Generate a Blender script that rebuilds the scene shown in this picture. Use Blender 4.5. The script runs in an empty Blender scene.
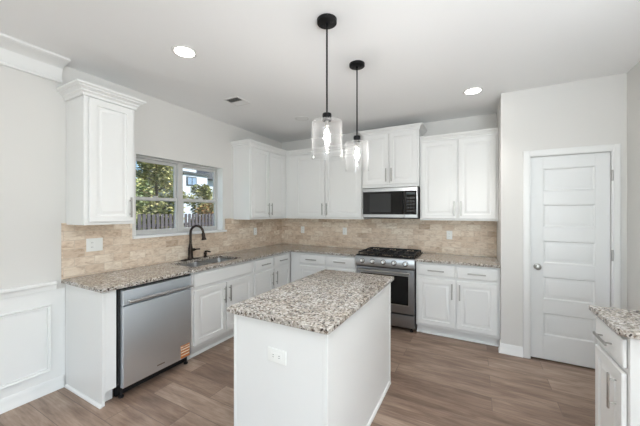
import bpy, bmesh, math, random
from mathutils import Vector, Matrix
S = bpy.context.scene
C = S.collection
PI = math.pi
random.seed(7)

# ------------------------------------------------------------------ camera
cam_d = bpy.data.cameras.new('camera'); cam = bpy.data.objects.new('camera', cam_d); C.objects.link(cam)
cam.location = (3.094, -4.289, 1.487)
cam.rotation_euler = (PI/2, 0, 0.4926)
cam_d.sensor_width = 36; cam_d.lens = 288.87/640*36
cam_d.shift_y = 1.1/640*-1
cam_d.clip_start = 0.02
S.camera = cam
# ------------------------------------------------------------------ world, sun, fill lamps, exposure
W = bpy.data.worlds.new('world'); S.world = W; W.use_nodes = True
wn = W.node_tree; bg = wn.nodes['Background']
sky = wn.nodes.new('ShaderNodeTexSky'); sky.sky_type = 'NISHITA'; sky.sun_disc = False
sky.sun_elevation = math.radians(38); sky.sun_rotation = math.radians(60); sky.air_density = 1.0; sky.dust_density = 0.0; sky.ozone_density = 3
wn.links.new(sky.outputs[0], bg.inputs[0]); bg.inputs[1].default_value = 0.2
def lamp(name, kind, loc, rot, energy, color=(1, 1, 1), **kw):
    d = bpy.data.lights.new(name, kind); d.energy = energy; d.color = color
    for k, v in kw.items(): setattr(d, k, v)
    o = bpy.data.objects.new(name, d); C.objects.link(o); o.location = loc; o.rotation_euler = rot
    return o
sd = Vector((-0.75, -0.35, -0.62))
lamp('sun', 'SUN', (10, 6, 12), sd.to_track_quat('-Z', 'Y').to_euler(), 8, (1, .94, .84), angle=0.01)
# area lamps added at the unseen rear and living-area windows to boost daylight
lamp('rear_window_fill', 'AREA', (3.6, -7.9, 1.2), (PI/2+.0, 0, 0), 62, (.84, .935, 1), shape='RECTANGLE', size=4.6, size_y=2.1)
lamp('side_window_fill', 'AREA', (7.9, -5.4, 1.2), (PI/2+.05, 0, PI/2), 72, (.84, .935, 1), shape='RECTANGLE', size=3.4, size_y=2.1)
lamp('ceiling_fill', 'AREA', (4.3, -4.7, 1.5), Vector((.02, .27, .96)).to_track_quat('-Z', 'Y').to_euler(), 106, (.85, .93, 1), shape='DISK', size=1.6)  # added lamp aimed upward behind the camera, lifts the dim ceiling
S.view_settings.view_transform = 'Standard'; S.view_settings.look = 'None'
S.view_settings.exposure = 0.16; S.view_settings.gamma = 1; S.view_settings.use_curve_mapping = False

# ------------------------------------------------------------------ materials
def srgb(r, g, b):
    f = lambda c: (c/255/12.92) if c/255 <= .04045 else ((c/255+.055)/1.055)**2.4
    return (f(r), f(g), f(b), 1)
def mat(name, col, rough=.5, metal=0, **kw):
    m = bpy.data.materials.new(name); m.use_nodes = True
    p = m.node_tree.nodes['Principled BSDF']
    p.inputs['Base Color'].default_value = col; p.inputs['Roughness'].default_value = rough; p.inputs['Metallic'].default_value = metal
    for k, v in kw.items(): p.inputs[k].default_value = v
    return m
def N(m, t, **kw):
    n = m.node_tree.nodes.new(t)
    for k, v in kw.items(): setattr(n, k, v)
    return n
def L(m, a, b): m.node_tree.links.new(a, b)
def P(m): return m.node_tree.nodes['Principled BSDF']
def ramp(m, fac, stops, interp='LINEAR'):
    r = N(m, 'ShaderNodeValToRGB'); L(m, fac, r.inputs[0]); e = r.color_ramp.elements; r.color_ramp.interpolation = interp
    while len(e) < len(stops): e.new(.5)
    for i, (p, c) in enumerate(stops): e[i].position = p; e[i].color = c
    return r.outputs[0]
def mixc(m, fac, a, b, mode='MIX'):
    x = N(m, 'ShaderNodeMix', data_type='RGBA', blend_type=mode)
    for s, v in ((x.inputs[0], fac), (x.inputs[6], a), (x.inputs[7], b)):
        if hasattr(v, 'links') or hasattr(v, 'is_linked'): L(m, v, s)
        else: s.default_value = v
    return x.outputs[2]
def coords(m, scale=(1, 1, 1), rot=(0, 0, 0), kind='Object'):
    t = N(m, 'ShaderNodeTexCoord'); mp = N(m, 'ShaderNodeMapping'); L(m, t.outputs[kind], mp.inputs[0])
    mp.inputs['Scale'].default_value = scale; mp.inputs['Rotation'].default_value = rot
    return mp.outputs[0]
def noise(m, vec, scale, detail=4, rough=.6, dist=0):
    n = N(m, 'ShaderNodeTexNoise'); L(m, vec, n.inputs['Vector']); n.inputs['Scale'].default_value = scale
    n.inputs['Detail'].default_value = detail; n.inputs['Roughness'].default_value = rough; n.inputs['Distortion'].default_value = dist
    return n.outputs[0]
def bump(m, h, strength=.2, dist=.002):
    b = N(m, 'ShaderNodeBump'); b.inputs['Strength'].default_value = strength; b.inputs['Distance'].default_value = dist
    L(m, h, b.inputs['Height']); L(m, b.outputs[0], P(m).inputs['Normal'])

def painted(name, col, rough, amp=.015, sc=90, st=.08):
    m = mat(name, col, rough); v = coords(m); h = noise(m, v, sc, 3)
    big = noise(m, v, 1.3, 2)
    c2 = tuple(x*(1-amp) for x in col[:3])+(1,)
    L(m, mixc(m, big, col, c2), P(m).inputs['Base Color']); bump(m, h, st, .001); return m
wall_m = painted('wall_paint', srgb(223, 221, 217), .7)
ceil_m = painted('ceiling_paint', srgb(245, 245, 244), .8, .01, 60, .15)
trim_m = painted('trim_paint', srgb(236, 236, 234), .35, .008, 40, .02)
cab_m = painted('cabinet_paint', srgb(235, 235, 233), .38, .01, 50, .03)
door_m = painted('door_paint', srgb(234, 235, 234), .4, .008, 50, .02)
plate_m = mat('white_plastic', srgb(240, 240, 236), .3)
dark_m = mat('dark_slot', srgb(40, 38, 36), .6)
black_m = mat('black_iron', srgb(22, 22, 23), .55)
blackmet_m = mat('matte_black_metal', srgb(24, 24, 25), .45, .6)
enamel_m = mat('black_enamel', srgb(14, 14, 15), .2)
bronze_m = mat('oil_rubbed_bronze', srgb(58, 50, 45), .33, .85)
nickel_m = mat('brushed_nickel', srgb(176, 174, 170), .32, 1)
bglass_m = mat('black_glass', srgb(12, 12, 13), .06)
vent_m = mat('vent_white', srgb(228, 227, 224), .5)
vinyl_m = mat('window_vinyl', srgb(202, 201, 198), .4)
def steel(name, col, rough, sc):
    m = mat(name, col, rough, 1.0); v = coords(m, sc); n = noise(m, v, 30, 3)
    r = N(m, 'ShaderNodeMapRange'); L(m, n, r.inputs[0]); r.inputs[3].default_value = rough-.06; r.inputs[4].default_value = rough+.08
    L(m, r.outputs[0], P(m).inputs['Roughness']); bump(m, n, .05, .0005)
    P(m).inputs['Anisotropic'].default_value = .5
    return m
steel_m = steel('stainless_steel', srgb(232, 240, 247), .40, (40, 40, 1))
steeld_m = steel('stainless_steel_range', srgb(150, 151, 153), .32, (1, 40, 40))
steelh_m = steel('stainless_steel_trim', srgb(186, 187, 188), .3, (1, 40, 40))
sinksteel_m = steel('sink_steel', srgb(160, 160, 158), .3, (20, 1, 20))

# granite: cream ground with grey, brown and near-black mineral grains
def granite():
    m = mat('granite', srgb(190, 180, 168), .12); v = coords(m)
    n1 = noise(m, v, 38, 6, .75, .8)
    base = ramp(m, n1, [(.34, srgb(102, 96, 90)), (.44, srgb(148, 142, 135)), (.52, srgb(186, 181, 175)), (.64, srgb(206, 203, 198))])
    vo = N(m, 'ShaderNodeTexVoronoi', feature='F1'); L(m, v, vo.inputs['Vector']); vo.inputs['Scale'].default_value = 100
    bw = N(m, 'ShaderNodeSeparateColor'); L(m, vo.outputs['Color'], bw.inputs[0])
    g1 = ramp(m, bw.outputs[0], [(0, (1, 1, 1, 1)), (.17, (0, 0, 0, 1))], 'CONSTANT')
    c = mixc(m, g1, base, srgb(122, 109, 98))
    g2 = ramp(m, bw.outputs[1], [(0, (1, 1, 1, 1)), (.09, (0, 0, 0, 1))], 'CONSTANT')
    c = mixc(m, g2, c, srgb(72, 64, 60))
    g3 = ramp(m, bw.outputs[2], [(0, (1, 1, 1, 1)), (.12, (0, 0, 0, 1))], 'CONSTANT')
    c = mixc(m, g3, c, srgb(214, 210, 204))
    n2 = noise(m, v, 5, 4, .6, .4)
    tint = ramp(m, n2, [(.35, srgb(230, 222, 212)), (.62, srgb(255, 255, 255))])
    c = mixc(m, .8, c, tint, 'MULTIPLY')
    L(m, c, P(m).inputs['Base Color']); return m
granite_m = granite()

def floor_mat():
    m = mat('plank_floor', srgb(130, 112, 100), .38)
    v = coords(m)
    b = N(m, 'ShaderNodeTexBrick'); L(m, v, b.inputs['Vector'])
    b.offset = .37; b.squash = 1
    for k, x in (('Scale', 1), ('Brick Width', 1.22), ('Row Height', .178), ('Mortar Size', .0022), ('Mortar Smooth', .1), ('Bias', 0)): b.inputs[k].default_value = x
    b.inputs['Color1'].default_value = (0, 0, 0, 1); b.inputs['Color2'].default_value = (1, 1, 1, 1); b.inputs['Mortar'].default_value = (.5, .5, .5, 1)
    # per plank shift of the grain
    add = N(m, 'ShaderNodeVectorMath', operation='ADD'); L(m, v, add.inputs[0])
    sc = N(m, 'ShaderNodeVectorMath', operation='SCALE'); L(m, b.outputs[0], sc.inputs[0]); sc.inputs[3].default_value = 37
    L(m, sc.outputs[0], add.inputs[1])
    mp = N(m, 'ShaderNodeMapping'); L(m, add.outputs[0], mp.inputs[0]); mp.inputs['Scale'].default_value = (1.5, 8, 1)
    g = noise(m, mp.outputs[0], 1.6, 6, .62, .5)
    mp2 = N(m, 'ShaderNodeMapping'); L(m, add.outputs[0], mp2.inputs[0]); mp2.inputs['Scale'].default_value = (2.4, 38, 1)
    g2 = noise(m, mp2.outputs[0], 2.2, 4, .6)
    base = ramp(m, g, [(.26, srgb(134, 115, 102)), (.45, srgb(165, 145, 130)), (.6, srgb(184, 165, 149)), (.78, srgb(207, 190, 175))])
    pl = ramp(m, b.outputs[0], [(0, srgb(200, 191, 186)), (.5, srgb(234, 229, 226)), (1, srgb(255, 255, 255))])
    c = mixc(m, 1.0, base, pl, 'MULTIPLY')
    f = ramp(m, g2, [(.36, srgb(222, 216, 211)), (.58, srgb(255, 255, 255))])
    c = mixc(m, .7, c, f, 'MULTIPLY')
    g3 = noise(m, coords(m, (1.1, 5, 1)), 2.4, 3, .55, .6)
    c = mixc(m, .75, c, ramp(m, g3, [(.32, srgb(206, 196, 190)), (.5, srgb(240, 236, 233)), (.68, srgb(255, 253, 250))]), 'MULTIPLY')
    c = mixc(m, b.outputs['Fac'], c, srgb(112, 95, 84))
    L(m, c, P(m).inputs['Base Color'])
    rr = N(m, 'ShaderNodeMapRange'); L(m, g, rr.inputs[0]); rr.inputs[3].default_value = .3; rr.inputs[4].default_value = .5
    L(m, rr.outputs[0], P(m).inputs['Roughness']); bump(m, g2, .12, .001); return m
floor_m = floor_mat()

def tile_mat(name, left):
    m = mat(name, srgb(190, 170, 150), .45)
    t = N(m, 'ShaderNodeTexCoord'); sp = N(m, 'ShaderNodeSeparateXYZ'); L(m, t.outputs['Object'], sp.inputs[0])
    cb = N(m, 'ShaderNodeCombineXYZ'); L(m, sp.outputs[1 if left else 0], cb.inputs[0]); L(m, sp.outputs[2], cb.inputs[1])
    b = N(m, 'ShaderNodeTexBrick'); L(m, cb.outputs[0], b.inputs['Vector']); b.offset = .5
    for k, x in (('Scale', 1), ('Brick Width', .154), ('Row Height', .0775), ('Mortar Size', .0016), ('Mortar Smooth', .2), ('Bias', 0)): b.inputs[k].default_value = x
    b.inputs['Color1'].default_value = (0, 0, 0, 1); b.inputs['Color2'].default_value = (1, 1, 1, 1); b.inputs['Mortar'].default_value = (.5, .5, .5, 1)
    tint = ramp(m, b.outputs[0], [(0, srgb(206, 184, 162)), (.12, srgb(230, 211, 190)), (.6, srgb(238, 222, 203)), (1, srgb(248, 237, 221))])
    sh = N(m, 'ShaderNodeVectorMath', operation='SCALE'); L(m, b.outputs[0], sh.inputs[0]); sh.inputs[3].default_value = 11
    ad = N(m, 'ShaderNodeVectorMath', operation='ADD'); L(m, cb.outputs[0], ad.inputs[0]); L(m, sh.outputs[0], ad.inputs[1])
    mp = N(m, 'ShaderNodeMapping'); L(m, ad.outputs[0], mp.inputs[0]); mp.inputs['Scale'].default_value = (1, 2.2, 1)
    n = noise(m, mp.outputs[0], 14, 6, .65, .8)
    v = ramp(m, n, [(.3, srgb(206, 192, 180)), (.5, srgb(242, 238, 234)), (.7, srgb(255, 255, 255))])
    c = mixc(m, 1.0, tint, v, 'MULTIPLY')
    c = mixc(m, b.outputs['Fac'], c, srgb(204, 190, 172))
    L(m, c, P(m).inputs['Base Color'])
    inv = N(m, 'ShaderNodeMath', operation='SUBTRACT'); inv.inputs[0].default_value = 1; L(m, b.outputs['Fac'], inv.inputs[1])
    bump(m, inv.outputs[0], .3, .0015); return m
tileL_m = tile_mat('travertine_tile_left', True); tileB_m = tile_mat('travertine_tile_back', False)

def clear_glass(name, tint=(1, 1, 1, 1), body=0.0, ior=1.45):
    m = bpy.data.materials.new(name); m.use_nodes = True; nt = m.node_tree
    nt.nodes.remove(nt.nodes['Principled BSDF']); out = nt.nodes['Material Output']
    tr = nt.nodes.new('ShaderNodeBsdfTransparent'); tr.inputs[0].default_value = tint
    gl = nt.nodes.new('ShaderNodeBsdfGlossy'); gl.inputs['Roughness'].default_value = .03
    lf_ = nt.nodes.new('ShaderNodeLayerWeight'); pw = nt.nodes.new('ShaderNodeMath'); pw.operation = 'POWER'; pw.inputs[1].default_value = 5; nt.links.new(lf_.outputs['Facing'], pw.inputs[0])
    fr = nt.nodes.new('ShaderNodeMapRange'); f0 = ((ior-1)/(ior+1))**2; fr.inputs[3].default_value = f0; fr.inputs[4].default_value = .8; nt.links.new(pw.outputs[0], fr.inputs[0])
    gl.inputs['Roughness'].default_value = .06 if body else .02; mx = nt.nodes.new('ShaderNodeMixShader'); nt.links.new(fr.outputs[0], mx.inputs[0]); nt.links.new(tr.outputs[0], mx.inputs[1]); nt.links.new(gl.outputs[0], mx.inputs[2])
    last = mx
    if body:
        df = nt.nodes.new('ShaderNodeBsdfTranslucent'); df.inputs[0].default_value = (.95, .95, .95, 1)
        lw = nt.nodes.new('ShaderNodeLayerWeight'); lw.inputs[0].default_value = .25
        mr = nt.nodes.new('ShaderNodeMapRange'); mr.inputs[3].default_value = body*.25; mr.inputs[4].default_value = min(1, body*3)
        nt.links.new(lw.outputs['Facing'], mr.inputs[0])
        m2 = nt.nodes.new('ShaderNodeMixShader'); nt.links.new(mr.outputs[0], m2.inputs[0]); nt.links.new(mx.outputs[0], m2.inputs[1]); nt.links.new(df.outputs[0], m2.inputs[2]); last = m2
    nt.links.new(last.outputs[0], out.inputs[0]); return m
pane_m = clear_glass('window_glass', (.95, .97, .97, 1))
shade_m = clear_glass('shade_glass', (.985, .985, .985, 1), .012, 1.28)
def glow(name, col, s):
    m = mat(name, col, .4); P(m).inputs['Emission Color'].default_value = col; P(m).inputs['Emission Strength'].default_value = s; return m
fil_m = glow('filament_glow', (1, .97, .94, 1), 280)
led_m = glow('led_lens', (1, .97, .92, 1), 14)
ledoff_m = mat('frosted_lens', srgb(238, 238, 236), .5)
bulb_m = clear_glass('bulb_glass', (.99, .99, .99, 1), .01, 1.2)

# ------------------------------------------------------------------ mesh helpers
def bx(bm, x0, x1, y0, y1, z0, z1, mi=0):
    x0, x1 = sorted((x0, x1)); y0, y1 = sorted((y0, y1)); z0, z1 = sorted((z0, z1))
    v = [bm.verts.new((x, y, z)) for x in (x0, x1) for y in (y0, y1) for z in (z0, z1)]
    for f in ((0, 1, 3, 2), (4, 6, 7, 5), (0, 4, 5, 1), (2, 3, 7, 6), (0, 2, 6, 4), (1, 5, 7, 3)):
        q = bm.faces.new([v[i] for i in f]); q.material_index = mi
def BX(*a):
    bm = bmesh.new()
    for t in a: bx(bm, *t)
    return bm
def ring_strip(bm, rings, cap0=True, cap1=True, closed=True, smooth=True):
    n = len(rings[0]); vs = [[bm.verts.new(p) for p in r] for r in rings]
    for a, b in zip(vs[:-1], vs[1:]):
        for i in range(n if closed else n-1):
            j = (i+1) % n
            f = bm.faces.new((a[i], a[j], b[j], b[i])); f.smooth = smooth
    if cap0: bm.faces.new(vs[0][::-1])
    if cap1: bm.faces.new(vs[-1])
def lathe(bm, prof, cx=0, cy=0, cz=0, n=28, axis='z', caps=True):
    rings = []
    for r, h in prof:
        ring = []
        for i in range(n):
            a = 2*PI*i/n; u, v = r*math.cos(a), r*math.sin(a)
            if axis == 'z': ring.append((cx+u, cy+v, cz+h))
            elif axis == 'y': ring.append((cx+u, cy+h, cz+v))
            else: ring.append((cx+h, cy+u, cz+v))
        rings.append(ring)
    ring_strip(bm, rings, caps, caps)
def tube(bm, pts, rad, n=12):
    pts = [Vector(p) for p in pts]; rings = []; up = None
    for i, p in enumerate(pts):
        d = (pts[min(i+1, len(pts)-1)]-pts[max(i-1, 0)]).normalized()
        if up is None:
            up = Vector((0, 0, 1)) if abs(d.z) < .9 else Vector((1, 0, 0))
        s = d.cross(up).normalized(); up = s.cross(d).normalized()
        r = rad[i] if isinstance(rad, (list, tuple)) else rad
        rings.append([p+s*r*math.cos(2*PI*k/n)+up*r*math.sin(2*PI*k/n) for k in range(n)])
    ring_strip(bm, rings)
def obj(name, bm, m, parent=None, bevel=0, seg=2, loc=None):
    bmesh.ops.recalc_face_normals(bm, faces=bm.faces)
    me = bpy.data.meshes.new(name); bm.to_mesh(me); bm.free()
    for x in (m if isinstance(m, (list, tuple)) else [m]): me.materials.append(x)
    o = bpy.data.objects.new(name, me); C.objects.link(o)
    if parent: o.parent = parent
    if loc: o.location = loc
    if bevel:
        b = o.modifiers.new('bevel', 'BEVEL'); b.width = bevel; b.segments = seg; b.limit_method = 'ANGLE'; b.angle_limit = .6; b.harden_normals = False
    try: me.set_sharp_from_angle(angle=.7)
    except Exception: pass
    return o
def thing(name, label=None, cat=None, loc=(0, 0, 0), rz=0, group=None):
    o = bpy.data.objects.new(name, None); C.objects.link(o); o.location = loc; o.rotation_euler = (0, 0, rz); o.empty_display_size = .1
    if label: o['label'] = label; o['category'] = cat
    if group: o['group'] = group
    return o
def tag(o, label, cat, group=None):
    o['label'] = label; o['category'] = cat
    if group: o['group'] = group
    return o
def struct(o, label=None):
    o['kind'] = 'structure'
    if label: o['label'] = label
    return o
def kids(o): return [c for c in bpy.data.objects if c.parent == o]
def dup(root, parent=None):
    c = root.copy(); C.objects.link(c)
    if parent: c.parent = parent
    for k in kids(root): dup(k, c)
    return c
# panel with a moulded face: rings of (inset, height) on a w x h rectangle in the XZ plane, front towards -Y
def moulded(bm, x0, x1, z0, z1, yb, rings):
    R = [[(x0, yb, z0), (x1, yb, z0), (x1, yb, z1), (x0, yb, z1)]]
    for ins, y in rings:
        R.append([(x0+ins, y, z0+ins), (x1-ins, y, z0+ins), (x1-ins, y, z1-ins), (x0+ins, y, z1-ins)])
    ring_strip(bm, R, smooth=False)
def extrude_profile(bm, prof, p0, p1, out, miter0=0, miter1=0):
    # prof: (o, z) offsets: o along 'out' (horizontal), z up; swept p0->p1; miter = extra length per unit of o at each end
    p0, p1, out = Vector(p0), Vector(p1), Vector(out); d = (p1-p0).normalized()
    a = [p0+out*o+Vector((0, 0, z))-d*o*miter0 for o, z in prof]
    b = [p1+out*o+Vector((0, 0, z))+d*o*miter1 for o, z in prof]
    ring_strip(bm, [a, b], smooth=False)

# ================================================================== STRUCTURE
H = 2.74; WX = 3.336; PY = -.69; RX = 4.30
WY0, WY1, WZ0, WZ1 = -2.56, -1.385, 1.225, 2.095
DX0, DX1, DZ = 3.59, 4.197, 2.045
struct(obj('floor', BX((-.18, 8.14, -8.14, .14, -.05, 0)), floor_m))
struct(obj('ceiling', BX((-.18, 8.14, -8.14, .14, H, H+.1)), ceil_m))
struct(obj('wall_left', BX((-.18, 0, -8.14, WY0, 0, H), (-.18, 0, WY1, .14, 0, H), (-.18, 0, WY0, WY1, 0, WZ0), (-.18, 0, WY0, WY1, WZ1, H)), wall_m))
struct(obj('wall_back', BX((0, RX+.14, 0, .14, 0, H)), wall_m))
struct(obj('wall_pantry', BX((WX, WX+.12, PY, 0, 0, H), (WX+.12, DX0, PY, PY+.12, 0, H), (DX1, RX, PY, PY+.12, 0, H), (DX0, DX1, PY, PY+.12, DZ, H)), wall_m))
struct(obj('wall_right', BX((RX, RX+.14, -3.2, 0, 0, H)), wall_m))
struct(obj('wall_front', BX((RX+.14, 8.14, -3.2, -3.06, 0, H)), wall_m))
struct(obj('wall_far_right', BX((8, 8.14, -8.14, -7.2, 0, H), (8, 8.14, -3.6, -3.2, 0, H), (8, 8.14, -7.2, -3.6, 0, .35), (8, 8.14, -7.2, -3.6, 2.5, H)), wall_m))
struct(obj('wall_rear', BX((0, 1.2, -8.14, -8, 0, H), (6, 8, -8.14, -8, 0, H), (1.2, 6, -8.14, -8, 0, .35), (1.2, 6, -8.14, -8, 2.5, H)), wall_m))
struct(obj('ground', BX((-60, -.18, -40, 60, -.6, -.4)), mat('grass_ground', srgb(96, 98, 66), .9)))

# big rear windows (behind the camera)
def plain_window(name, horiz, a0, a1, c, z0, z1, n):
    w = struct(thing(name)); bm = bmesh.new()
    def b(u0, u1, v0, v1, z0, z1):
        if horiz: bx(bm, u0, u1, v0, v1, z0, z1)
        else: bx(bm, v0, v1, u0, u1, z0, z1)
    b(a0, a1, c-.03, c+.03, z0, z0+.05); b(a0, a1, c-.03, c+.03, z1-.05, z1)
    for i in range(n+1):
        u = a0+(a1-a0)*i/n; u0 = min(max(u-.025, a0), a1-.05); b(u0, u0+.05, c-.03, c+.03, z0+.05, z1-.05)
    obj('window_frame', bm, vinyl_m, w)
    bm = bmesh.new(); b(a0+.05, a1-.05, c-.004, c+.004, z0+.05, z1-.05); obj('window_glass', bm, pane_m, w)
plain_window('window_2', True, 1.2, 6, -8.07, .35, 2.5, 4)
plain_window('window_3', False, -7.2, -3.6, 8.07, .35, 2.5, 3)

# ---- kitchen window
w = struct(thing('window_1'))
xf0, xf1 = -.165, -.100; ym = (WY0+WY1)/2
obj('window_frame', BX((xf0, xf1, WY0, WY1, WZ1-.022, WZ1), (xf0, xf1, WY0, WY1, WZ0, WZ0+.032), (xf0, xf1, WY0, WY0+.016, WZ0+.032, WZ1-.022),
    (xf0, xf1, WY1-.016, WY1, WZ0+.032, WZ1-.022), (xf0, xf1+.004, ym-.034, ym+.034, WZ0+.032, WZ1-.022)), vinyl_m, w, .003)
for (a, b) in ((WY0+.016, ym-.034), (ym+.034, WY1-.016)):
    zr = 1.632
    for nm, z0, z1, xa, xb in (('upper_sash', zr-.02, WZ1-.022, -.158, -.134), ('lower_sash', WZ0+.032, zr+.02, -.131, -.107)):
        sf = obj(nm, BX((xa, xb, a, b, z0, z0+.034), (xa, xb, a, b, z1-.034, z1), (xa, xb, a, a+.02, z0+.034, z1-.034), (xa, xb, b-.02, b, z0+.034, z1-.034)), vinyl_m, w, .002)
        obj('pane', BX(((xa+xb)/2-.002, (xa+xb)/2+.002, a+.02, b-.02, z0+.034, z1-.034)), pane_m, sf)
    obj('sash_lock', BX((-.13, -.105, (a+b)/2-.025, (a+b)/2+.025, zr+.021, zr+.035)), vinyl_m, w, .003)
obj('bright_reveal_liner', BX((-.0995, -.0005, WY0, WY1, WZ1-.004, WZ1-.0002), (-.0995, -.0005, WY0+.0002, WY0+.004, WZ0+.013, WZ1-.004), (-.0995, -.0005, WY1-.004, WY1-.0002, WZ0+.013, WZ1-.004)), trim_m, w)  # added white liners lighten the drywall reveals, standing in for bounced light
obj('window_sill', BX((-.099, .001, WY0+.001, WY1-.001, WZ0-.001, WZ0+.012), (.001, .045, WY0-.035, WY1+.035, WZ0-.014, WZ0+.012)), trim_m, w, .004)

# ---- pantry door
d = struct(thing('door_1'))
bm = bmesh.new(); ysl = PY+.025
bx(bm, DX0+.004, DX1-.004, ysl+.001, ysl+.036, .012, DZ-.004)
# slab face with five recessed panels: strips around + moulded rings
X0, X1 = DX0+.004, DX1-.004; px0, px1 = 3.695, 4.092; zs = [.253, .613, .973, 1.333, 1.693]; ph = .228
bx(bm, X0, px0, ysl-.008, ysl+.001, .012, DZ-.004); bx(bm, px1, X1, ysl-.008, ysl+.001, .012, DZ-.004)
prev = .012
for z in zs+[None]:
    top = z if z is not None else DZ-.004
    bx(bm, px0, px1, ysl-.008, ysl+.001, prev, top)
    if z is not None: prev = z+ph
obj('door_slab', bm, door_m, d, .0015, 1)
bm = bmesh.new()
for z in zs:
    moulded(bm, px0+.0005, px1-.0005, z+.0005, z+ph-.0005, ysl+.0, [(0, ysl-.008), (.004, ysl-.0095), (.014, ysl+.0003), (.027, ysl+.0003), (.046, ysl-.006), (.048, ysl-.0062)])
obj('door_panel_moulding', bm, door_m, d)
cw = .062
bm = bmesh.new(); y0, y1 = PY-.017, PY-.0005
bx(bm, DX0-cw, DX0, y0, y1, 0, DZ+cw); bx(bm, DX1, DX1+cw-.005, y0, y1, 0, DZ+cw); bx(bm, DX0, DX1, y0, y1, DZ, DZ+cw)
bx(bm, DX0-cw+.006, DX0-.012, y0-.005, y0, 0, DZ+cw-.006); bx(bm, DX1+.012, DX1+cw-.011, y0-.005, y0, 0, DZ+cw-.006); bx(bm, DX0-.012, DX1+.012, y0-.005, y0, DZ+.012, DZ+cw-.006)
obj('door_casing', bm, trim_m, d, .003)
obj('door_jamb', BX((DX0-.0005, DX0+.002, PY, PY+.12, 0, DZ), (DX1-.002, DX1+.0005, PY, PY+.12, 0, DZ), (DX0+.002, DX1-.002, PY, PY+.12, DZ-.002, DZ+.0005)), trim_m, d)
bm = bmesh.new(); kx, kz = 3.648, .935
lathe(bm, [(.031, 0), (.031, -.004), (.024, -.008), (.011, -.010), (.010, -.030), (.020, -.034), (.027, -.042), (.028, -.052), (.024, -.061), (.012, -.066)], kx, ysl-.008, kz, 24, 'y')
obj('door_knob', bm, nickel_m, d)
for z in (.22, 1.09, 1.82):
    bm = bmesh.new(); lathe(bm, [(.0075, -.05), (.0075, .05)], DX1-.001, PY-.024, z, 10); bx(bm, DX1-.006, DX1+.004, PY-.023, PY-.017, z-.05, z+.05)
    obj('hinge', bm, nickel_m, d)

# ---- baseboards, crown, wainscot
def base_prof(h=.100): return [(0, 0), (.022, 0), (.022, .012), (.014, .022), (.014, h-.03), (.009, h-.012), (.006, h), (0, h)]
def baseboard(name, p0, p1, out, **k):
    bm = bmesh.new(); extrude_profile(bm, base_prof(), p0, p1, out, **k); return struct(obj(name, bm, trim_m))
baseboard('baseboard_left', (0.0005, -7.99, 0), (.0005, -3.156, 0), (1, 0, 0))
baseboard('baseboard_pantry', (WX, PY-.0005, 0), (DX0-cw-.001, PY-.0005, 0), (0, -1, 0), miter0=1)
baseboard('baseboard_pantry_side', (WX-.0005, -.615, 0), (WX-.0005, PY-.0005, 0), (-1, 0, 0), miter1=1)
baseboard('baseboard_right', (RX-.0005, PY-.005, 0), (RX-.0005, -1.94, 0), (-1, 0, 0))
baseboard('baseboard_rear', (.03, -7.9995, 0), (7.97, -7.9995, 0), (0, 1, 0))
bm = bmesh.new()
extrude_profile(bm, [(0, 2.575), (.026, 2.575), (.030, 2.590), (.020, 2.600), (.024, 2.660), (.034, 2.690), (.060, 2.704), (.130, 2.714), (.165, 2.718), (.175, 2.724), (.175, H-.0005), (0, H-.0005)], (.0005, -7.99, 0), (.0005, -3.17, 0), (1, 0, 0))
struct(obj('trim_1', bm, trim_m), 'deep white crown moulding at the ceiling of the left wall')
bm = bmesh.new()
extrude_profile(bm, [(0, .836), (.012, .838), (.016, .850), (.014, .868), (.022, .880), (.034, .890), (.034, .902), (.026, .910), (0, .912)], (.0005, -7.99, 0), (.0005, -3.205, 0), (1, 0, 0))
struct(obj('trim_2', bm, trim_m), 'white chair rail on the left wall')
def frame_mould(bm, y0, y1, z0, z1, wd=.028):
    prof = [(0, 0), (.006, .016), (.016, .010), (wd-.004, .012), (wd, 0)]
    rings = [[(.0023+hh, y, z) for (y, z) in ((y0+i, z0+i), (y1-i, z0+i), (y1-i, z1-i), (y0+i, z1-i))] for i, hh in prof]
    rings.append([(.0022, y, z) for (y, z) in ((y0+wd, z0+wd), (y1-wd, z0+wd), (y1-wd, z1-wd), (y0+wd, z1-wd))])
    vs = [[bm.verts.new(p) for p in r] for r in rings]
    for a, b in zip(vs[:-1], vs[1:]):
        for i in range(4): bm.faces.new((a[i], a[(i+1) % 4], b[(i+1) % 4], b[i]))
    a, b = vs[-1], vs[0]
    for i in range(4): bm.faces.new((a[i], a[(i+1) % 4], b[(i+1) % 4], b[i]))
struct(obj('trim_4', BX((.0002, .0022, -7.98, -3.142, .09, .84)), trim_m), 'white painted wainscot surface below the chair rail')
bm = bmesh.new(); frame_mould(bm, -4.25, -3.235, .175, .725); frame_mould(bm, -5.5, -4.4, .175, .725)
struct(obj('trim_3', bm, trim_m), 'white picture-frame wainscot moulding under the chair rail')

# ---- tile
T = .009
tag(obj('tile_backsplash', BX((.0005, T, -3.168, -T-.0005, .9145, WZ0-.015), (.0005, T, -3.168, WY0-.036, WZ0-.015, 1.392), (.0005, T, WY1+.036, -T-.0005, WZ0-.015, 1.392)), tileL_m),
    'beige travertine tile backsplash below the window on the sink wall', 'backsplash')
tag(obj('tile_backsplash', BX((.0005, WX-.001, -T, -.0005, .9145, 1.392)), tileB_m),
    'beige travertine tile backsplash behind the gas range', 'backsplash')

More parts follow.
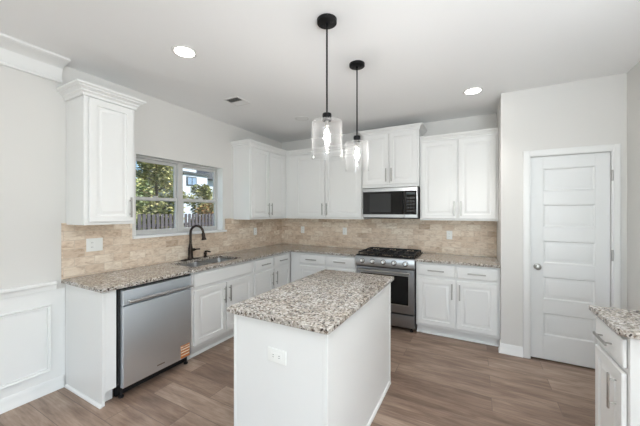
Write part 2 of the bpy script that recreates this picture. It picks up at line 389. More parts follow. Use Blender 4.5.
# ================================================================== CABINETS (local frame: x along the wall, back at y=0, front at -depth)
def pull(parent, x, z, y, vert, length=.18, kind='handle'):
    bm = bmesh.new(); h = length/2
    if vert:
        bx(bm, x-.0075, x+.0075, y-.035, y-.027, z-h, z+h)
        for s in (-1, 1): lathe(bm, [(.0045, 0), (.0045, -.027)], x, y, z+s*(h-.03), 10, 'y')
    else:
        bx(bm, x-h, x+h, y-.035, y-.027, z-.0075, z+.0075)
        for s in (-1, 1): lathe(bm, [(.0045, 0), (.0045, -.027)], x+s*(h-.03), y, z, 10, 'y')
    return obj(kind, bm, nickel_m, parent, .0015)
def door_part(parent, x0, x1, z0, z1, yf, handle=None, up=False, hin=.03):
    yf -= .003; bm = bmesh.new(); t = .019; r = min(.052, (x1-x0)*.2)
    moulded(bm, x0, x1, z0, z1, yf, [(0, yf-t+.003), (.003, yf-t), (r, yf-t), (r+.002, yf-t+.011), (r+.011, yf-t+.012), (r+.036, yf-t+.002), (r+.0375, yf-t+.0)])
    o = obj('door', bm, cab_m, parent)
    if handle:
        hx = x0+hin if handle == 'l' else x1-hin
        hz = (z0+.125) if up else (z1-.125)
        pull(o, hx, hz, yf-t, True)
    return o
def drawer_part(parent, x0, x1, z0, z1, yf, handle=True, name='drawer'):
    yf -= .003; bm = bmesh.new(); t = .019
    moulded(bm, x0, x1, z0, z1, yf, [(0, yf-t+.007), (.005, yf-t+.003), (.012, yf-t), (.02, yf-t)])
    o = obj(name, bm, cab_m, parent)
    if handle: pull(o, (x0+x1)/2, (z0+z1)/2, yf-t, False)
    return o
FD = .60  # face frame front
def base_cab(name, label, loc, rz, w, cols, side_l=0, side_r=0, depth=FD, false_front=False, hin=.03):
    t = thing(name, label, 'cabinet', loc, rz)
    if false_front: obj('carcass', BX((0, .018, -depth, -.004, .105, .882), (w-.018, w, -depth, -.004, .105, .882), (.018, w-.018, -depth, -.004, .105, .125), (.018, w-.018, -.02, -.004, .125, .882), (.018, w-.018, -depth, -depth+.02, .125, .882)), cab_m, t)
    else: obj('carcass', BX((0, w, -depth, -.004, .105, .882)), cab_m, t, .0015)
    bm = BX((.0, w, -depth+.065, -.004, 0.0, .105))
    obj('toe_kick', bm, cab_m, t)
    bm = bmesh.new(); extrude_profile(bm, [(0, 0), (.016, 0), (.016, .006), (.010, .016), (0, .02)], (0, -depth+.0645, 0), (w, -depth+.0645, 0), (0, -1, 0))
    obj('shoe_moulding', bm, trim_m, t)
    for (x0, x1, hd) in cols:
        door_part(t, x0, x1, .140, .692, -depth-.0005, hd, hin=hin)
        if not false_front: drawer_part(t, x0, x1, .722, .858, -depth-.0005)
    if false_front: drawer_part(t, cols[0][0], cols[-1][1], .722, .858, -depth-.0005, False, 'false_drawer_front')
    return t
R90 = PI/2
# sink base, left wall
# dishwasher spans y -3.03 .. -2.375
t = base_cab('sink_base_cabinet', 'white base cabinet under the sink with two doors below one plain wide front', (0, -2.365, 0), R90, .905, [(.03, .445, 'r'), (.46, .875, 'l')], false_front=True)
t = base_cab('base_cabinet', 'white base cabinet with two small drawers over two doors, right of the sink cabinet', (0, -1.458, 0), R90, .848, [(.03, .40, 'r'), (.43, .80, 'l')])
# back wall, left of range
t = base_cab('base_cabinet', 'white base cabinet between the corner and the range, partly hidden by the island', (.6015, 0, 0), 0, 1.0785, [(.176, .60, 'r'), (.63, 1.055, 'l')])
# right of range
t = base_cab('base_cabinet', 'white base cabinet with two drawers and two doors between the range and the pantry wall', (2.457, 0, 0), 0, .878, [(.025, .432, 'r'), (.452, .852, 'l')])
# right foreground
t = base_cab('base_cabinet', 'narrow white base cabinet with one drawer and one door against the right wall', (RX-.002, -1.955, 0), -R90, .405, [(.022, .378, 'r')], depth=.546, hin=.060)

# end panel beside the dishwasher
t = thing('end_panel', 'white cabinet end panel left of the dishwasher, standing on the wood floor', 'cabinet panel', (0, -3.14, 0), R90)
obj('side_panel', BX((0, .02, -.60, -.004, .002, .882)), cab_m, t, .001)
obj('face_filler', BX((.02, .098, -.602, -.58, .105, .882), ), cab_m, t, .0015)
obj('toe_board', BX((.02, .098, -.545, -.525, 0.002, .105)), cab_m, t)
bm = bmesh.new(); extrude_profile(bm, [(0, 0), (.016, 0), (.016, .006), (.010, .016), (0, .02)], (0, -.022, 0), (0, -.602, 0), (-1, 0, 0), miter1=0); obj('shoe_moulding', bm, trim_m, t)

# ---- dishwasher
t = thing('dishwasher', 'stainless steel dishwasher with a long bar handle, under the worktop beside the sink cabinet', 'dishwasher', (0, -3.035, 0), R90)
wd = .662
obj('tub_body', BX((.006, wd-.004, -.60, -.05, .105, .872)), black_m, t)
bm = bmesh.new(); moulded(bm, .024, wd-.012, .085, .735, -.601, [(0, -.635), (.004, -.641), (.01, -.642)]); obj('door', bm, steel_m, t, 0)
bm = bmesh.new(); moulded(bm, .024, wd-.012, .740, .862, -.601, [(0, -.635), (.004, -.641), (.01, -.642)]); cp = obj('control_strip', bm, steel_m, t)
bm = bmesh.new(); tube(bm, [(.045, -.685, .772), (wd-.03, -.685, .772)], .012, 14)
for x in (.065, wd-.05): bx(bm, x-.010, x+.010, -.68, -.6425, .764, .780)
obj('handle', bm, steelh_m, cp, .001)
obj('toe_kick', BX((.01, wd-.004, -.56, -.53, .006, .105)), black_m, t)
for x in (.035, wd-.04):
    bm = bmesh.new(); lathe(bm, [(.02, 0), (.02, .01), (.009, .014), (.009, .105)], x, -.59, 0, 14); obj('foot', bm, black_m, t)
st = obj('energy_sticker', BX((.53, .625, -.6440, -.6424, .095, .215)), mat('sticker_orange', srgb(190, 116, 60), .6), t)
for z, h in ((.118, .010), (.146, .010), (.172, .011), (.196, .008)):
    obj('sticker_line', BX((.531, .624, -.6446, -.6441, z, z+h)), mat('sticker_white', srgb(238, 226, 206), .6), st)
obj('badge', BX((.30, .37, -.6435, -.6424, .135, .144)), mat('badge_grey', srgb(150, 150, 150), .3, 1), t)

# ---- wall cabinets
crown_prof = [(0, 0), (.014, 0), (.014, .020), (.026, .034), (.030, .036), (.030, .046), (.050, .062), (.056, .064), (.056, .072), (.076, .080), (.076, .095), (0, .095)]
def wall_cab(name, label, loc, rz, w, z0, z1, cols, depth=.31, crown=None, ch=.095, hand=True, doorz=None):
    t = thing(name, label, 'cabinet', loc, rz)
    dp = depth
    obj('carcass', BX((0, w, -dp, -.004, z0, z1)), cab_m, t, .0015)
    da, db = doorz or (z0+.025, z1-.012)
    for (x0, x1, hd) in cols: door_part(t, x0, x1, da, db, -dp-.0005, hd, True)
    if crown:
        s = ch/.095; pr = [(o*s+.0, z*s) for o, z in crown_prof]; bm = bmesh.new(); zc = z1+.0005
        l, r, ex0, ex1 = crown   # left/right returns; extents
        bx(bm, 0, w, -dp, -.004, zc, zc+.01)
        y = -dp
        extrude_profile(bm, pr, (0+ex0, y, zc), (w+ex1, y, zc), (0, -1, 0), 1 if l == 1 else (-1 if l == -1 else 0), 1 if r == 1 else (-1 if r == -1 else 0))
        if l == 1: extrude_profile(bm, pr, (0, -.004, zc), (0, y, zc), (-1, 0, 0), 0, 1)
        if r == 1: extrude_profile(bm, pr, (w, y, zc), (w, -.004, zc), (1, 0, 0), 1, 0)
        obj('crown_moulding', bm, trim_m, t)
    return t
wall_cab('wall_cabinet', 'white single-door wall cabinet left of the window', (0, -3.136, 0), R90, .394, 1.378, 2.432, [(.03, .370, 'r')], crown=(1, 1, 0, 0), ch=.088)
wall_cab('wall_cabinet', 'white two-door wall cabinet on the sink wall, right of the window', (0, -1.19, 0), R90, 1.188, 1.378, 2.405, [(.025, .405, 'r'), (.420, .800, 'l')], crown=(1, -1, 0, -.31), ch=.085)
wall_cab('wall_cabinet', 'white two-door wall cabinet on the back wall behind the pendants, left of the microwave', (.315, 0, 0), 0, 1.363, 1.378, 2.405, [(.205, .733, 'r'), (.750, 1.335, 'l')], crown=(-1, 0, -.005, 0), ch=.085)
wall_cab('wall_cabinet', 'short raised two-door wall cabinet above the microwave', (1.681, 0, 0), 0, .772, 1.822, 2.565, [(.022, .378, 'r'), (.392, .750, 'l')], depth=.375, crown=(1, 1, 0, 0), ch=.062, doorz=(1.862, 2.55))
wall_cab('wall_cabinet', 'white two-door wall cabinet between the microwave and the pantry wall', (2.456, 0, 0), 0, .878, 1.378, 2.395, [(.022, .440, 'r'), (.456, .855, 'l')], crown=(0, 0, 0, 0), ch=.07)

# ---- microwave
t = thing('microwave', 'stainless over-the-range microwave with black glass front, hung above the range', 'microwave', (1.692, 0, 0), 0)
obj('body', BX((.0, .752, -.375, -.012, 1.402, 1.818)), mat('microwave_case', srgb(70, 70, 70), .5, .6), t, .002)
obj('bottom_panel', BX((.02, .732, -.36, -.03, 1.396, 1.4015)), black_m, t)
dr = obj('door', BX((.004, .575, -.402, -.3755, 1.410, 1.812)), steelh_m, t, .003)
obj('window_glass', BX((.006, .574, -.4045, -.4022, 1.452, 1.765)), bglass_m, dr)
obj('window_mesh', BX((.105, .40, -.4053, -.4046, 1.485, 1.735)), mat('mesh_screen', srgb(40, 40, 41), .3), dr)
cp = obj('control_panel', BX((.578, .748, -.402, -.3755, 1.410, 1.812)), steelh_m, t, .003)
obj('control_glass', BX((.5785, .735, -.4045, -.4022, 1.452, 1.765)), bglass_m, cp)
obj('display', BX((.61, .715, -.4052, -.4046, 1.715, 1.745)), mat('display_dark', srgb(40, 52, 56), .2), cp)
bm = bmesh.new(); bx(bm, .548, .560, -.432, -.424, 1.47, 1.75)
for z in (1.49, 1.73): bx(bm, .550, .558, -.424, -.4045, z-.008, z+.008)
obj('handle', bm, bglass_m, dr, .002)
KM = mat('key_grey', srgb(38, 38, 40), .3)
for i in range(5):
    for j in range(3): obj('key', BX((.612+j*.036, .638+j*.036, -.4052, -.4046, 1.49+i*.042, 1.512+i*.042)), KM, cp)

# ---- gas range
t = thing('gas_range', 'stainless steel slide-in gas range with black cooktop and dark oven window', 'range', (1.687, 0, 0), 0)
rw = .762
obj('body', BX((.004, rw-.004, -.615, -.02, .05, .905)), mat('range_side', srgb(52, 52, 54), .45, .3), t, .002)
bm = bmesh.new(); bx(bm, .002, rw-.002, -.64, -.02, .9055, .925); obj('cooktop', bm, enamel_m, t, .004)
# slanted control panel
bm = bmesh.new()
pr = [(-.616, .785), (-.668, .785), (-.672, .795), (-.655, .895), (-.645, .905), (-.616, .905)]
ring_strip(bm, [[(.002, y, z) for y, z in pr], [(rw-.002, y, z) for y, z in pr]], smooth=False)
cp = obj('control_panel', bm, steelh_m, t, .002)
knob_m = mat('knob_metal', srgb(226, 226, 224), .22, 1); knobring_m = mat('knob_ring', srgb(84, 84, 86), .35, .8)
for i, x in enumerate((.095, .235, .375, .512, .652)):
    bm = bmesh.new(); lathe(bm, [(.034, .002), (.034, -.002), (.030, -.004), (.0, -.0042)], 0, 0, 0, 22, 'y', caps=False)
    q = obj('knob_bezel', bm, knobring_m, cp); q.location = (x, -.6645, .845); q.rotation_euler = (-.17, 0, 0)
    bm = bmesh.new()
    lathe(bm, [(.027, 0), (.027, -.006), (.021, -.010), (.021, -.034), (.018, -.040), (.0, -.041)], 0, 0, 0, 22, 'y', caps=False)
    bx(bm, -.004, .004, -.046, -.03, -.019, .019)
    o = obj('knob', bm, knob_m, cp); o.location = (x, -.664, .845); o.rotation_euler = (-.17, 0, 0)
bm = bmesh.new(); moulded(bm, .006, rw-.006, .225, .775, -.616, [(0, -.650), (.005, -.656), (.012, -.657)]); od = obj('oven_door', bm, steeld_m, t)
obj('oven_window', BX((.075, rw-.075, -.660, -.6572, .335, .690)), bglass_m, od, .001)
obj('window_trim', BX((.065, rw-.065, -.6595, -.6572, .322, .334), (.065, rw-.065, -.6595, -.6572, .691, .699), (.065, .0745, -.6595, -.6572, .334, .691), (rw-.0745, rw-.065, -.6595, -.6572, .334, .691)), nickel_m, od)
bm = bmesh.new(); tube(bm, [(.05, -.705, .735), (rw-.05, -.705, .735)], .012, 14)
for x in (.075, rw-.075): bx(bm, x-.012, x+.012, -.70, -.6572, .727, .743)
obj('handle', bm, nickel_m, od)
bm = bmesh.new(); moulded(bm, .006, rw-.006, .055, .215, -.616, [(0, -.648), (.004, -.653), (.01, -.654)]); obj('storage_drawer', bm, steeld_m, t)
for x in (.05, rw-.05):
    for y in (-.59, -.06):
        bm = bmesh.new(); lathe(bm, [(.02, 0), (.02, .012), (.011, .016), (.011, .05)], x, y, 0, 14); obj('foot', bm, black_m, t)
def grate(x0, x1):
    bm = bmesh.new(); y0, y1, z0, z1, b = -.605, -.06, .944, .958, .006
    for x in (x0, x1-2*b): bx(bm, x, x+2*b, y0, y1, z0, z1)
    for y in (y0, (y0+y1)/2-b, y1-2*b): bx(bm, x0+2*b, x1-2*b, y, y+2*b, z0, z1)
    xm = (x0+x1)/2
    for yc in ((y0*3+y1)/4, (y0+y1*3)/4):
        for a in range(4):
            c, s = math.cos(a*PI/2), math.sin(a*PI/2)
            hx = (x1-x0)/2-.01 if a % 2 == 0 else .005; hy = (y1-y0)/4-.008 if a % 2 else .005
            if a % 2 == 0: bx(bm, xm+c*.045, xm+c*hx, yc-.005, yc+.005, z0, z1+.004)
            else: bx(bm, xm-.005, xm+.005, yc+s*.045, yc+s*hy, z0, z1+.004)
    for x in (x0+b, x1-b):
        for y in (y0+b, y1-b): bx(bm, x-.007, x+.007, y-.007, y+.007, .9255, z0)
    obj('grate', bm, black_m, t)
grate(.02, .258); grate(.262, .50); grate(.504, .742)
for x, y, r in ((.139, -.47, .045), (.139, -.2, .035), (.381, -.335, .055), (.623, -.47, .04), (.623, -.2, .045)):
    bm = bmesh.new(); lathe(bm, [(r, .9255), (r, .932), (r*.8, .934), (r*.8, .940), (r*.3, .942)], x, y, 0, 20); obj('burner', bm, black_m, t)

# ================================================================== WORKTOPS
def slab(cells_x, cells_y, keep, z0, z1):
    bm = bmesh.new(); V = {}
    def v(i, j, k):
        if (i, j, k) not in V: V[(i, j, k)] = bm.verts.new((cells_x[i], cells_y[j], (z0, z1)[k]))
        return V[(i, j, k)]
    nx, ny = len(cells_x)-1, len(cells_y)-1
    K = {(i, j) for i in range(nx) for j in range(ny) if keep((cells_x[i]+cells_x[i+1])/2, (cells_y[j]+cells_y[j+1])/2)}
    for (i, j) in K:
        for k in (0, 1): bm.faces.new((v(i, j, k), v(i+1, j, k), v(i+1, j+1, k), v(i, j+1, k)))
        if (i-1, j) not in K: bm.faces.new((v(i, j, 0), v(i, j+1, 0), v(i, j+1, 1), v(i, j, 1)))
        if (i+1, j) not in K: bm.faces.new((v(i+1, j, 0), v(i+1, j+1, 0), v(i+1, j+1, 1), v(i+1, j, 1)))
        if (i, j-1) not in K: bm.faces.new((v(i, j, 0), v(i+1, j, 0), v(i+1, j, 1), v(i, j, 1)))
        if (i, j+1) not in K: bm.faces.new((v(i, j+1, 0), v(i+1, j+1, 0), v(i+1, j+1, 1), v(i, j+1, 1)))
    bmesh.ops.dissolve_limit(bm, angle_limit=.01, verts=bm.verts, edges=bm.edges)
    return bm
SX0, SX1, SY0, SY1 = .13, .52, -2.26, -1.57
Z0, Z1 = .884, .914
tag(obj('worktop', slab([.001, SX0, SX1, .645, 1.685], [-3.17, SY0, SY1, -.645, -.001], lambda x, y: (x < .645 or y > -.645) and not (SX0 < x < SX1 and SY0 < y < SY1), Z0, Z1), granite_m, None, .004, 3),
    'speckled granite L-shaped worktop with the sink cut into it, below the window', 'worktop')
tag(obj('worktop', BX((2.453, WX-.001, -.645, -.001, Z0, Z1)), granite_m, None, .004, 3), 'speckled granite worktop right of the range, against the pantry wall', 'worktop')
def rounded_slab(x0, x1, y0, y1, z0, z1, r, corners):
    pts = []
    for (cx, cy, a0, key) in ((x0, y0, PI, 'a'), (x1, y0, 1.5*PI, 'b'), (x1, y1, 0, 'c'), (x0, y1, .5*PI, 'd')):
        rr = r if key in corners else .004
        ox = cx+rr if cx == x0 else cx-rr; oy = cy+rr if cy == y0 else cy-rr
        for k in range(7):
            a = a0+k*PI/12; pts.append((ox+rr*math.cos(a), oy+rr*math.sin(a)))
    bm = bmesh.new(); ring_strip(bm, [[(x, y, z0) for x, y in pts], [(x, y, z1) for x, y in pts]], smooth=False); return bm
tag(obj('worktop', rounded_slab(3.712, RX-.001, -2.378, -1.93, Z0, Z1, .035, 'a'), granite_m, None, .004, 3), 'small granite worktop on the narrow cabinet at the right edge', 'worktop')
tag(obj('worktop', rounded_slab(1.772, 2.463, -3.028, -1.718, Z0, Z1, .012, 'abcd'), granite_m, None, .004, 3), 'large speckled granite worktop on the island', 'worktop')

# ---- island
t = thing('kitchen_island', 'white panelled kitchen island standing alone on the wood floor', 'island', (0, 0, 0))
ix0, ix1, iy0, iy1 = 1.812, 2.438, -2.992, -1.772
obj('carcass', BX((ix0+.012, ix1-.008, iy0+.008, iy1-.002, .09, .882)), cab_m, t)
obj('plinth', BX((ix0+.075, ix1-.012, iy0+.02, iy1-.02, 0, .09)), cab_m, t)
obj('end_panel', BX((ix0+.012, ix1-.022, iy0, iy0+.007, .001, .882)), cab_m, t)
obj('side_panel', BX((ix1-.007, ix1, iy0+.012, iy1-.022, .001, .882)), cab_m, t)
obj('end_panel', BX((ix0+.012, ix1-.01, iy1-.001, iy1+.004, .001, .882)), cab_m, t)
for (a, b, c, e) in ((ix0-.004, ix0+.0115, iy0-.004, iy0+.06), (ix1-.0215, ix1+.003, iy0-.003, iy0+.0115), (ix1-.0065, ix1+.005, iy1-.0215, iy1+.006)):
    obj('corner_trim', BX((a, b, c, e, .001, .882)), trim_m, t, .0015)
bm = bmesh.new(); extrude_profile(bm, [(0, 0), (.014, 0), (.014, .008), (.008, .018), (0, .02)], (ix1+.0005, iy0+.012, .001), (ix1+.0005, iy1-.022, .001), (1, 0, 0)); obj('shoe_moulding', bm, trim_m, t)
it = thing('tmp', None, None)
for i in range(3):  # fronts that face the sink side
    y0 = iy0+.07+i*.40
    h = thing('front_group'); h.parent = t; h.location = (ix0+.012, y0+.385, 0); h.rotation_euler = (0, 0, -R90)
    for o in (door_part(t, 0, .385, .125, .69, 0, 'r' if i % 2 == 0 else 'l'), drawer_part(t, 0, .385, .722, .858, 0)):
        o.location = h.location; o.rotation_euler = h.rotation_euler
    bpy.data.objects.remove(h)
bpy.data.objects.remove(it)

# ================================================================== SINK and FAUCET
t = thing('sink', 'stainless steel double-bowl sink set into the worktop below the window', 'sink', (0, 0, 0))
def bowl(y0, y1):
    bm = bmesh.new(); n = 6
    def ring(ins, z, r):
        pts = []; x0, x1, a, b = SX0-.004+ins, SX1+.004-ins, y0+ins, y1-ins
        for (cx, cy, a0) in ((x0+r, a+r, PI), (x1-r, a+r, 1.5*PI), (x1-r, b-r, 0), (x0+r, b-r, .5*PI)):
            for k in range(n+1):
                t_ = a0+k*PI/2/n; pts.append((cx+r*math.cos(t_), cy+r*math.sin(t_), z))
        return pts
    ring_strip(bm, [ring(-.012, .8825, .05), ring(0, .8825, .04), ring(.003, .87, .04), ring(.008, .72, .045), ring(.03, .698, .05), ring(.12, .695, .03)], False, True)
    o = obj('bowl', bm, sinksteel_m, t); sm = o.modifiers.new('thickness', 'SOLIDIFY'); sm.thickness = .0015
    bm = bmesh.new(); lathe(bm, [(.04, .6965), (.04, .699), (.03, .699), (.028, .697)], (SX0+SX1)/2, (y0+y1)/2, 0, 20); obj('drain', bm, nickel_m, o)
ys = (SY0+SY1)/2
bowl(SY0-.002, ys-.014); bowl(ys+.014, SY1+.002)

fx, fy = .065, -1.953
t = thing('faucet', 'dark bronze gooseneck kitchen faucet behind the sink', 'faucet', (fx, fy, Z1+.0005))
bm = bmesh.new(); pts = []
for k in range(24):
    a = 2*PI*k/24; pts.append((.026*math.cos(a), .095*math.copysign(1, math.sin(a))+.03*math.sin(a) if abs(math.sin(a)) > 1e-6 else 0))
pts = [(.028*math.cos(a), (.10 if math.sin(a) >= 0 else -.10)+.028*math.sin(a)) for a in [(-PI/2+PI*k/12)+0 for k in range(0)]]
for k in range(13): a = k*PI/12; pts.append((.028*math.cos(a), .10+.028*math.sin(a)))
for k in range(13): a = PI+k*PI/12; pts.append((.028*math.cos(a), -.10+.028*math.sin(a)))
ring_strip(bm, [[(x, y, 0) for x, y in pts], [(x, y, .006) for x, y in pts], [(x*.85, y*.97, .009) for x, y in pts]], smooth=False); obj('base_plate', bm, bronze_m, t)
bm = bmesh.new(); lathe(bm, [(.034, .009), (.034, .02), (.027, .032), (.026, .10), (.028, .105), (.027, .13), (.019, .17), (.016, .19)], 0, 0, 0, 20); obj('body', bm, bronze_m, t)
ca, sa = math.cos(.42), math.sin(.42)   # spout swings over the bowls
sp = []
for (u, z) in [(0, .18), (0, .26), (0, .31)]+[(.078-.078*math.cos(k*PI/12), .325+.078*math.sin(k*PI/12)) for k in range(1, 12)]: sp.append((u*ca, u*sa, z))
e = sp[-1]; sp.append((e[0]+.004, e[1]+.002, e[2]-.03))
bm = bmesh.new(); tube(bm, sp, .0145, 14); obj('spout', bm, bronze_m, t)
e = Vector(sp[-1]); dn = Vector((.12, .05, -1)).normalized()
bm = bmesh.new(); tube(bm, [e-dn*.005, e+dn*.01, e+dn*.05, e+dn*.075, e+dn*.082], [.017, .020, .021, .030, .027], 16); obj('spray_head', bm, bronze_m, t)
bm = bmesh.new(); tube(bm, [(0, .015, .110), (0, .055, .112)], .018, 12); tube(bm, [(0, .055, .112), (.004, .085, .113), (.01, .125, .112)], [.013, .008, .009], 10); obj('lever', bm, bronze_m, t)
t = thing('soap_dispenser', 'small dark bronze soap dispenser beside the faucet', 'soap dispenser', (.065, -1.735, Z1+.0005))
bm = bmesh.new(); lathe(bm, [(.025, 0), (.025, .006), (.016, .012), (.015, .035), (.020, .038), (.020, .055), (.010, .06)], 0, 0, 0, 18); obj('body', bm, bronze_m, t)
bm = bmesh.new(); tube(bm, [(0, 0, .058), (0, 0, .068), (.02, .01, .073), (.06, .03, .064)], [.013, .014, .010, .008], 12); obj('nozzle', bm, bronze_m, t)

# ================================================================== OUTLETS AND SWITCHES (local: plate on y=0, front -y)
def plate(name, label, cat, loc, rz, kinds, horizontal=False, w=None, h=.115):
    t = thing(name, label, cat, loc, rz)
    n = len(kinds); w = w or (.072 if n == 1 else .118)
    if horizontal: w, h = h+.01, .078
    bm = bmesh.new(); moulded(bm, -w/2, w/2, -h/2, h/2, 0, [(0, -.003), (.003, -.006), (.006, -.0065)]); obj('cover_plate', bm, plate_m, t)
    for i, k in enumerate(kinds):
        x = (i-(n-1)/2)*.046
        if horizontal: o = obj('receptacle', BX((-.035, .035, -.0085, -.0066, -.017, .017)), plate_m, t, .001)
        elif k == 'o': o = obj('receptacle', BX((x-.017, x+.017, -.0085, -.0066, -.034, .034)), plate_m, t, .001)
        else:
            o = obj('rocker', BX((x-.017, x+.017, -.0095, -.0066, -.034, .034)), plate_m, t, .003)
        if k == 'o':
            for s_ in (-.02, .02):
                for q in (-.0055, .0055):
                    b_ = (s_-.004, s_+.004, -.0090, -.0086, q-.0012, q+.0012) if horizontal else (x+q-.0012, x+q+.0012, -.0090, -.0086, s_-.004, s_+.004)
                    obj('slot', BX(b_), dark_m, o)
plate('outlet', 'white double plate with outlet and switch, on the tiles under the single-door cabinet', 'outlet', (T+.0003, -2.928, 1.186), R90, 'os', w=.13, h=.12)
plate('outlet', 'small white outlet on the sink-wall tiles between the window and the corner', 'outlet', (T+.0003, -.725, 1.178), R90, 'o')
plate('outlet', 'white outlet on the back-wall tiles nearest the corner', 'outlet', (.456, -T-.0003, 1.178), 0, 'o')
plate('outlet', 'white outlet on the back-wall tiles just left of the range', 'outlet', (1.249, -T-.0003, 1.178), 0, 'o')
plate('outlet', 'white outlet on the tiles right of the range', 'outlet', (2.788, -T-.0003, 1.172), 0, 'o')
plate('outlet', 'white sideways outlet on the end of the island', 'outlet', (2.128, iy0-.0003, .690), 0, 'o', True)

# ================================================================== CEILING FIXTURES
def pendant(label, x, y):
    t = thing('pendant_lamp', label, 'pendant lamp', (x, y, 0), 0, 'pendant lamps over the island')
    bm = bmesh.new(); lathe(bm, [(.058, H-.024), (.064, H-.022), (.065, H-.0005)], 0, 0, 0, 32)
    c = obj('canopy', bm, blackmet_m, t)
    for s in (-1, 1):
        bm = bmesh.new(); lathe(bm, [(.006, H-.032), (.0075, H-.028), (.0075, H-.0245)], s*.035, 0, 0, 12); obj('screw', bm, black_m, c)
    bm = bmesh.new(); lathe(bm, [(.0105, H-.042), (.0105, H-.0245)], 0, 0, 0, 14); lathe(bm, [(.0058, 2.12), (.0058, H-.04)], 0, 0, 0, 12); obj('rod', bm, blackmet_m, t)
    bm = bmesh.new(); lathe(bm, [(.012, 2.135), (.028, 2.128), (.030, 2.120), (.030, 2.082), (.026, 2.080)], 0, 0, 0, 24); obj('socket_cap', bm, blackmet_m, t)
    bm = bmesh.new(); R = .100
    prof = [(.026, 2.081), (.082, 2.080), (.095, 2.076), (R, 2.066), (R, 1.842), (R+.001, 1.838), (R, 1.834), (R-.004, 1.833), (R-.0055, 1.838), (R-.004, 1.843), (R-.004, 2.064), (.093, 2.072), (.081, 2.0765), (.026, 2.0775), (.026, 2.081)]
    lathe(bm, prof, 0, 0, 0, 48, caps=False); obj('glass_shade', bm, shade_m, t)
    bm = bmesh.new(); lathe(bm, [(.014, 2.079), (.014, 2.05), (.018, 2.045)], 0, 0, 0, 16); s = obj('lamp_holder', bm, nickel_m, t)
    bm = bmesh.new(); lathe(bm, [(.012, 2.044), (.014, 2.03), (.026, 1.995), (.029, 1.97), (.024, 1.945), (.012, 1.915), (.004, 1.905)], 0, 0, 0, 20); bb = obj('bulb', bm, bulb_m, t)
    bm = bmesh.new(); lathe(bm, [(.004, 2.03), (.007, 2.01), (.014, 1.985), (.015, 1.965), (.010, 1.945), (.006, 1.925)], 0, 0, 0, 12); obj('filament', bm, fil_m, bb)
pendant('black rod pendant with clear glass cylinder shade, the nearer and larger-looking one', 2.242, -2.606)
pendant('black rod pendant with clear glass cylinder shade, farther back over the island', 2.213, -1.985)
def downlight(label, x, y, on):
    t = thing('recessed_downlight', label, 'ceiling light', (x, y, 0))
    bm = bmesh.new(); lathe(bm, [(.072, H-.0035), (.074, H-.006), (.094, H-.004), (.096, H-.0005)], 0, 0, 0, 36); obj('trim_ring', bm, vent_m, t)
    bm = bmesh.new(); lathe(bm, [(.001, H-.0075), (.070, H-.0068), (.071, H-.0045)], 0, 0, 0, 36); obj('lens', bm, led_m if on else ledoff_m, t)
for x, y in ((1.094, -2.80), (3.075, -.908), (3.075, -2.80), (1.094, -4.7), (3.075, -4.7), (5.2, -4.7), (5.2, -6.6), (2.1, -6.6)):
    lamp('downlight_lamp', 'SPOT', (x, y, H-.02), (0, 0, 0), 46, (1, .96, .92), spot_size=1.5, spot_blend=.9, shadow_soft_size=.07)
downlight('round lit recessed light in the ceiling, upper left of the photo', 1.094, -2.80, True)
downlight('round lit recessed light in the ceiling near the pantry wall', 3.075, -.908, True)
downlight('faint unlit round fitting in the ceiling above the back-left cabinets', 1.049, -.989, False)
t = thing('ceiling_vent', 'small square ceiling air vent between the window wall and the pendants', 'vent', (.725, -1.852, 0), 0)
obj('vent_frame', BX((-.10, .10, -.11, -.095, H-.006, H-.0005), (-.10, .10, .095, .11, H-.006, H-.0005), (-.10, -.085, -.095, .095, H-.006, H-.0005), (.085, .10, -.095, .095, H-.006, H-.0005), (-.085, .085, -.004, .004, H-.006, H-.0005)), vent_m, t)
obj('vent_throat', BX((-.085, .085, -.095, .095, H-.0015, H-.0005)), mat('vent_dark', srgb(60, 60, 59), .8), t)
for side, y0 in ((-1, -.092), (1, .010)):
    for k in range(6):
        bm = bmesh.new(); y = y0+k*.0145
        # blades tilted opposite ways in the two halves
        dy = .0055*side
        a = [(x, y+dy*q, H-.002-.010*p) for (x, q, p) in ((-.084, -1, 0), (.084, -1, 0), (.084, 1, 1), (-.084, 1, 1))]
        b = [(p[0], p[1]+.0008, p[2]+.0006) for p in a]
        ring_strip(bm, [a, b], smooth=False); obj('louvre', bm, vent_m, t)

# ================================================================== OUTSIDE
fence_m = painted('fence_wood', srgb(78, 74, 80), .8, .2, 20, .1)
t = thing('garden_fence', 'dark weathered grey-purple picket fence outside the window', 'fence', (-6, 0, -.4))
obj('rail', BX((-.06, -.025, -2, 9, .35, .44)), fence_m, t); obj('rail', BX((-.06, -.025, -2, 9, 1.4, 1.49)), fence_m, t)
pk = None; y = -1.95
while y < 8.9:
    if pk is None: pk = obj('picket', BX((-.022, 0, 0, .10, .03, 1.82)), fence_m, t)
    else:
        c = pk.copy(); C.objects.link(c); c.parent = t; c.location = (0, y+1.95, random.uniform(-.012, .012)); y += .148; continue
    y += .148
pk.location = (0, -1.95, 0)
for o in kids(t):
    if o.name.startswith('picket') and o is not pk: o.location.y -= 1.95
def leaf_mat(name, stops):
    m = mat(name, srgb(110, 120, 60), .6); g = N(m, 'ShaderNodeNewGeometry'); L(m, ramp(m, g.outputs['Random Per Island'], stops), P(m).inputs['Base Color'])
    return m
lf = [leaf_mat('leaf_green', [(0, srgb(100, 108, 66)), (.4, srgb(140, 144, 92)), (.8, srgb(180, 176, 122)), (1, srgb(208, 196, 148))]),
      leaf_mat('leaf_dark_green', [(0, srgb(84, 104, 66)), (.6, srgb(122, 134, 84)), (1, srgb(170, 170, 108))]),
      leaf_mat('leaf_red_yellow', [(0, srgb(98, 112, 58)), (.5, srgb(158, 138, 82)), (.8, srgb(176, 108, 78)), (1, srgb(206, 178, 110))])]
bark_m = mat('bark', srgb(104, 88, 74), .9)
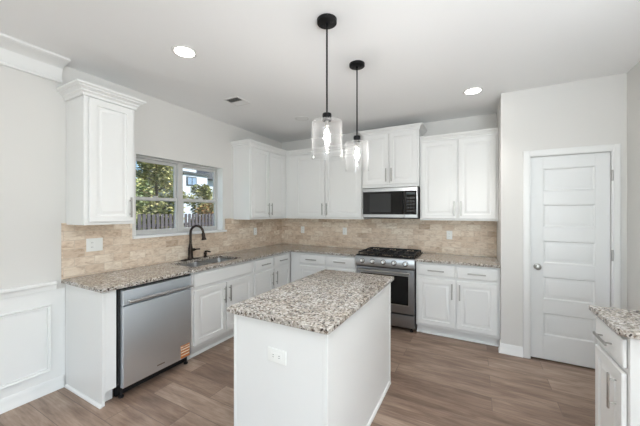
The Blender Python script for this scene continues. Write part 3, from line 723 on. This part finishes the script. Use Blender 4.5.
def tree(label, x, y, base, top, rad, mi, n=2600, size=.10):
    t = thing('tree', label, 'tree', (x, y, -.4))
    bm = bmesh.new(); rnd = random.Random(int(x*100+y*10))
    cl = []
    for k in range(26):
        u = rnd.uniform(0, 1); a = rnd.uniform(0, 2*PI); zc = base+(top-base)*u
        rr = rad*math.sqrt(max(.05, 1-(2*u-1)**2*.8)); q = rnd.uniform(.1, .8)
        cl.append((rr*q*math.cos(a), rr*q*math.sin(a), zc+.4, rad*rnd.uniform(.28, .5)))
    for i in range(n):
        c = rnd.choice(cl); d = Vector((rnd.gauss(0, 1), rnd.gauss(0, 1), rnd.gauss(0, 1))).normalized()*c[3]*rnd.uniform(.5, 1)
        p = Vector(c[:3])+d; s = size*rnd.uniform(.6, 1.2)
        M = Matrix.Rotation(rnd.uniform(0, 6.28), 3, 'Z') @ Matrix.Rotation(rnd.uniform(-1.2, 1.2), 3, 'X')
        bm.faces.new([bm.verts.new(p+M @ Vector(v)*s) for v in ((-.5, 0, 0), (0, -.3, .05), (.5, 0, 0), (0, .3, .05))])
    me = bpy.data.meshes.new('foliage'); bm.to_mesh(me); bm.free(); me.materials.append(lf[mi]); o = bpy.data.objects.new('foliage', me); C.objects.link(o); o.parent = t
    bm = bmesh.new(); h = top+.4
    tube(bm, [(0, 0, 0), (.04, .03, h*.3), (-.03, .02, h*.6), (.02, 0, h*.92)], [.11, .08, .05, .02], 8)
    for k in range(7):
        a = k*2.4; z = h*(.35+.07*k); tube(bm, [(0, 0, z), (rad*.35*math.cos(a), rad*.35*math.sin(a), z+.25), (rad*.7*math.cos(a), rad*.7*math.sin(a), z+.4)], [.04, .025, .01], 6)
    obj('trunk', bm, bark_m, t)
tree('tall yellow-green tree filling the left window pane', -9.8, 3.85, .4, 4.7, 1.45, 0, 10000, .17)
tree('darker green tree at the left edge of the window, lower against the sky', -7.7, 1.15, .2, 2.72, 1.05, 1, 8000, .14)
tree('leafy pale green tree seen between the tall tree and the window mullion', -12.6, 5.6, .3, 4.0, 1.3, 0, 7000, .16)
tree('rounded yellow-green tree in front of the white house', -10.5, 7.0, .8, 2.85, 1.0, 0, 6000, .15)
tree('low reddish shrub over the fence in the right window pane', -7.3, 4.75, .0, 1.95, .95, 2, 5000, .12)
tree('small green shrub over the fence under the white house', -7.9, 6.75, .0, 1.95, .9, 1, 5000, .12)
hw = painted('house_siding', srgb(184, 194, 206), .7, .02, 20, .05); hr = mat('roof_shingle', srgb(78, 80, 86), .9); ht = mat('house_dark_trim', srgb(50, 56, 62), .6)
t = thing('neighbour_house', 'white house with dark roof edge and dark-framed window, beyond the trees', 'house', (-14, 9, -.4))
obj('wall', BX((-3, 0, -1.0, 1.3, 0, 4.45)), hw, t); obj('wing_wall', BX((-4.5, -1.5, 1.3, 5, 0, 4.4)), hw, t)
obj('upper_wall', BX((-3, -.3, -1.0, .6, 4.62, 7.2)), hw, t)
obj('roof', BX((-3.2, .14, -1.15, 1.42, 4.45, 4.60)), ht, t)
bm = bmesh.new(); pr = [(1.2, 4.62), (3.2, 5.6), (5.2, 4.62)]; ring_strip(bm, [[(-.9, y, z-.2) for y, z in pr], [(-4.8, y, z-.2) for y, z in pr]], smooth=False); obj('wing_roof', bm, hr, t)
f = obj('window_frame', BX((.0, .06, -.42, .34, 3.68, 4.28)), ht, t)
obj('pane', BX((.061, .07, -.36, -.07, 3.74, 4.22), (.061, .07, -.01, .28, 3.74, 4.22)), mat('blue_pane', srgb(120, 140, 165), .1), f)
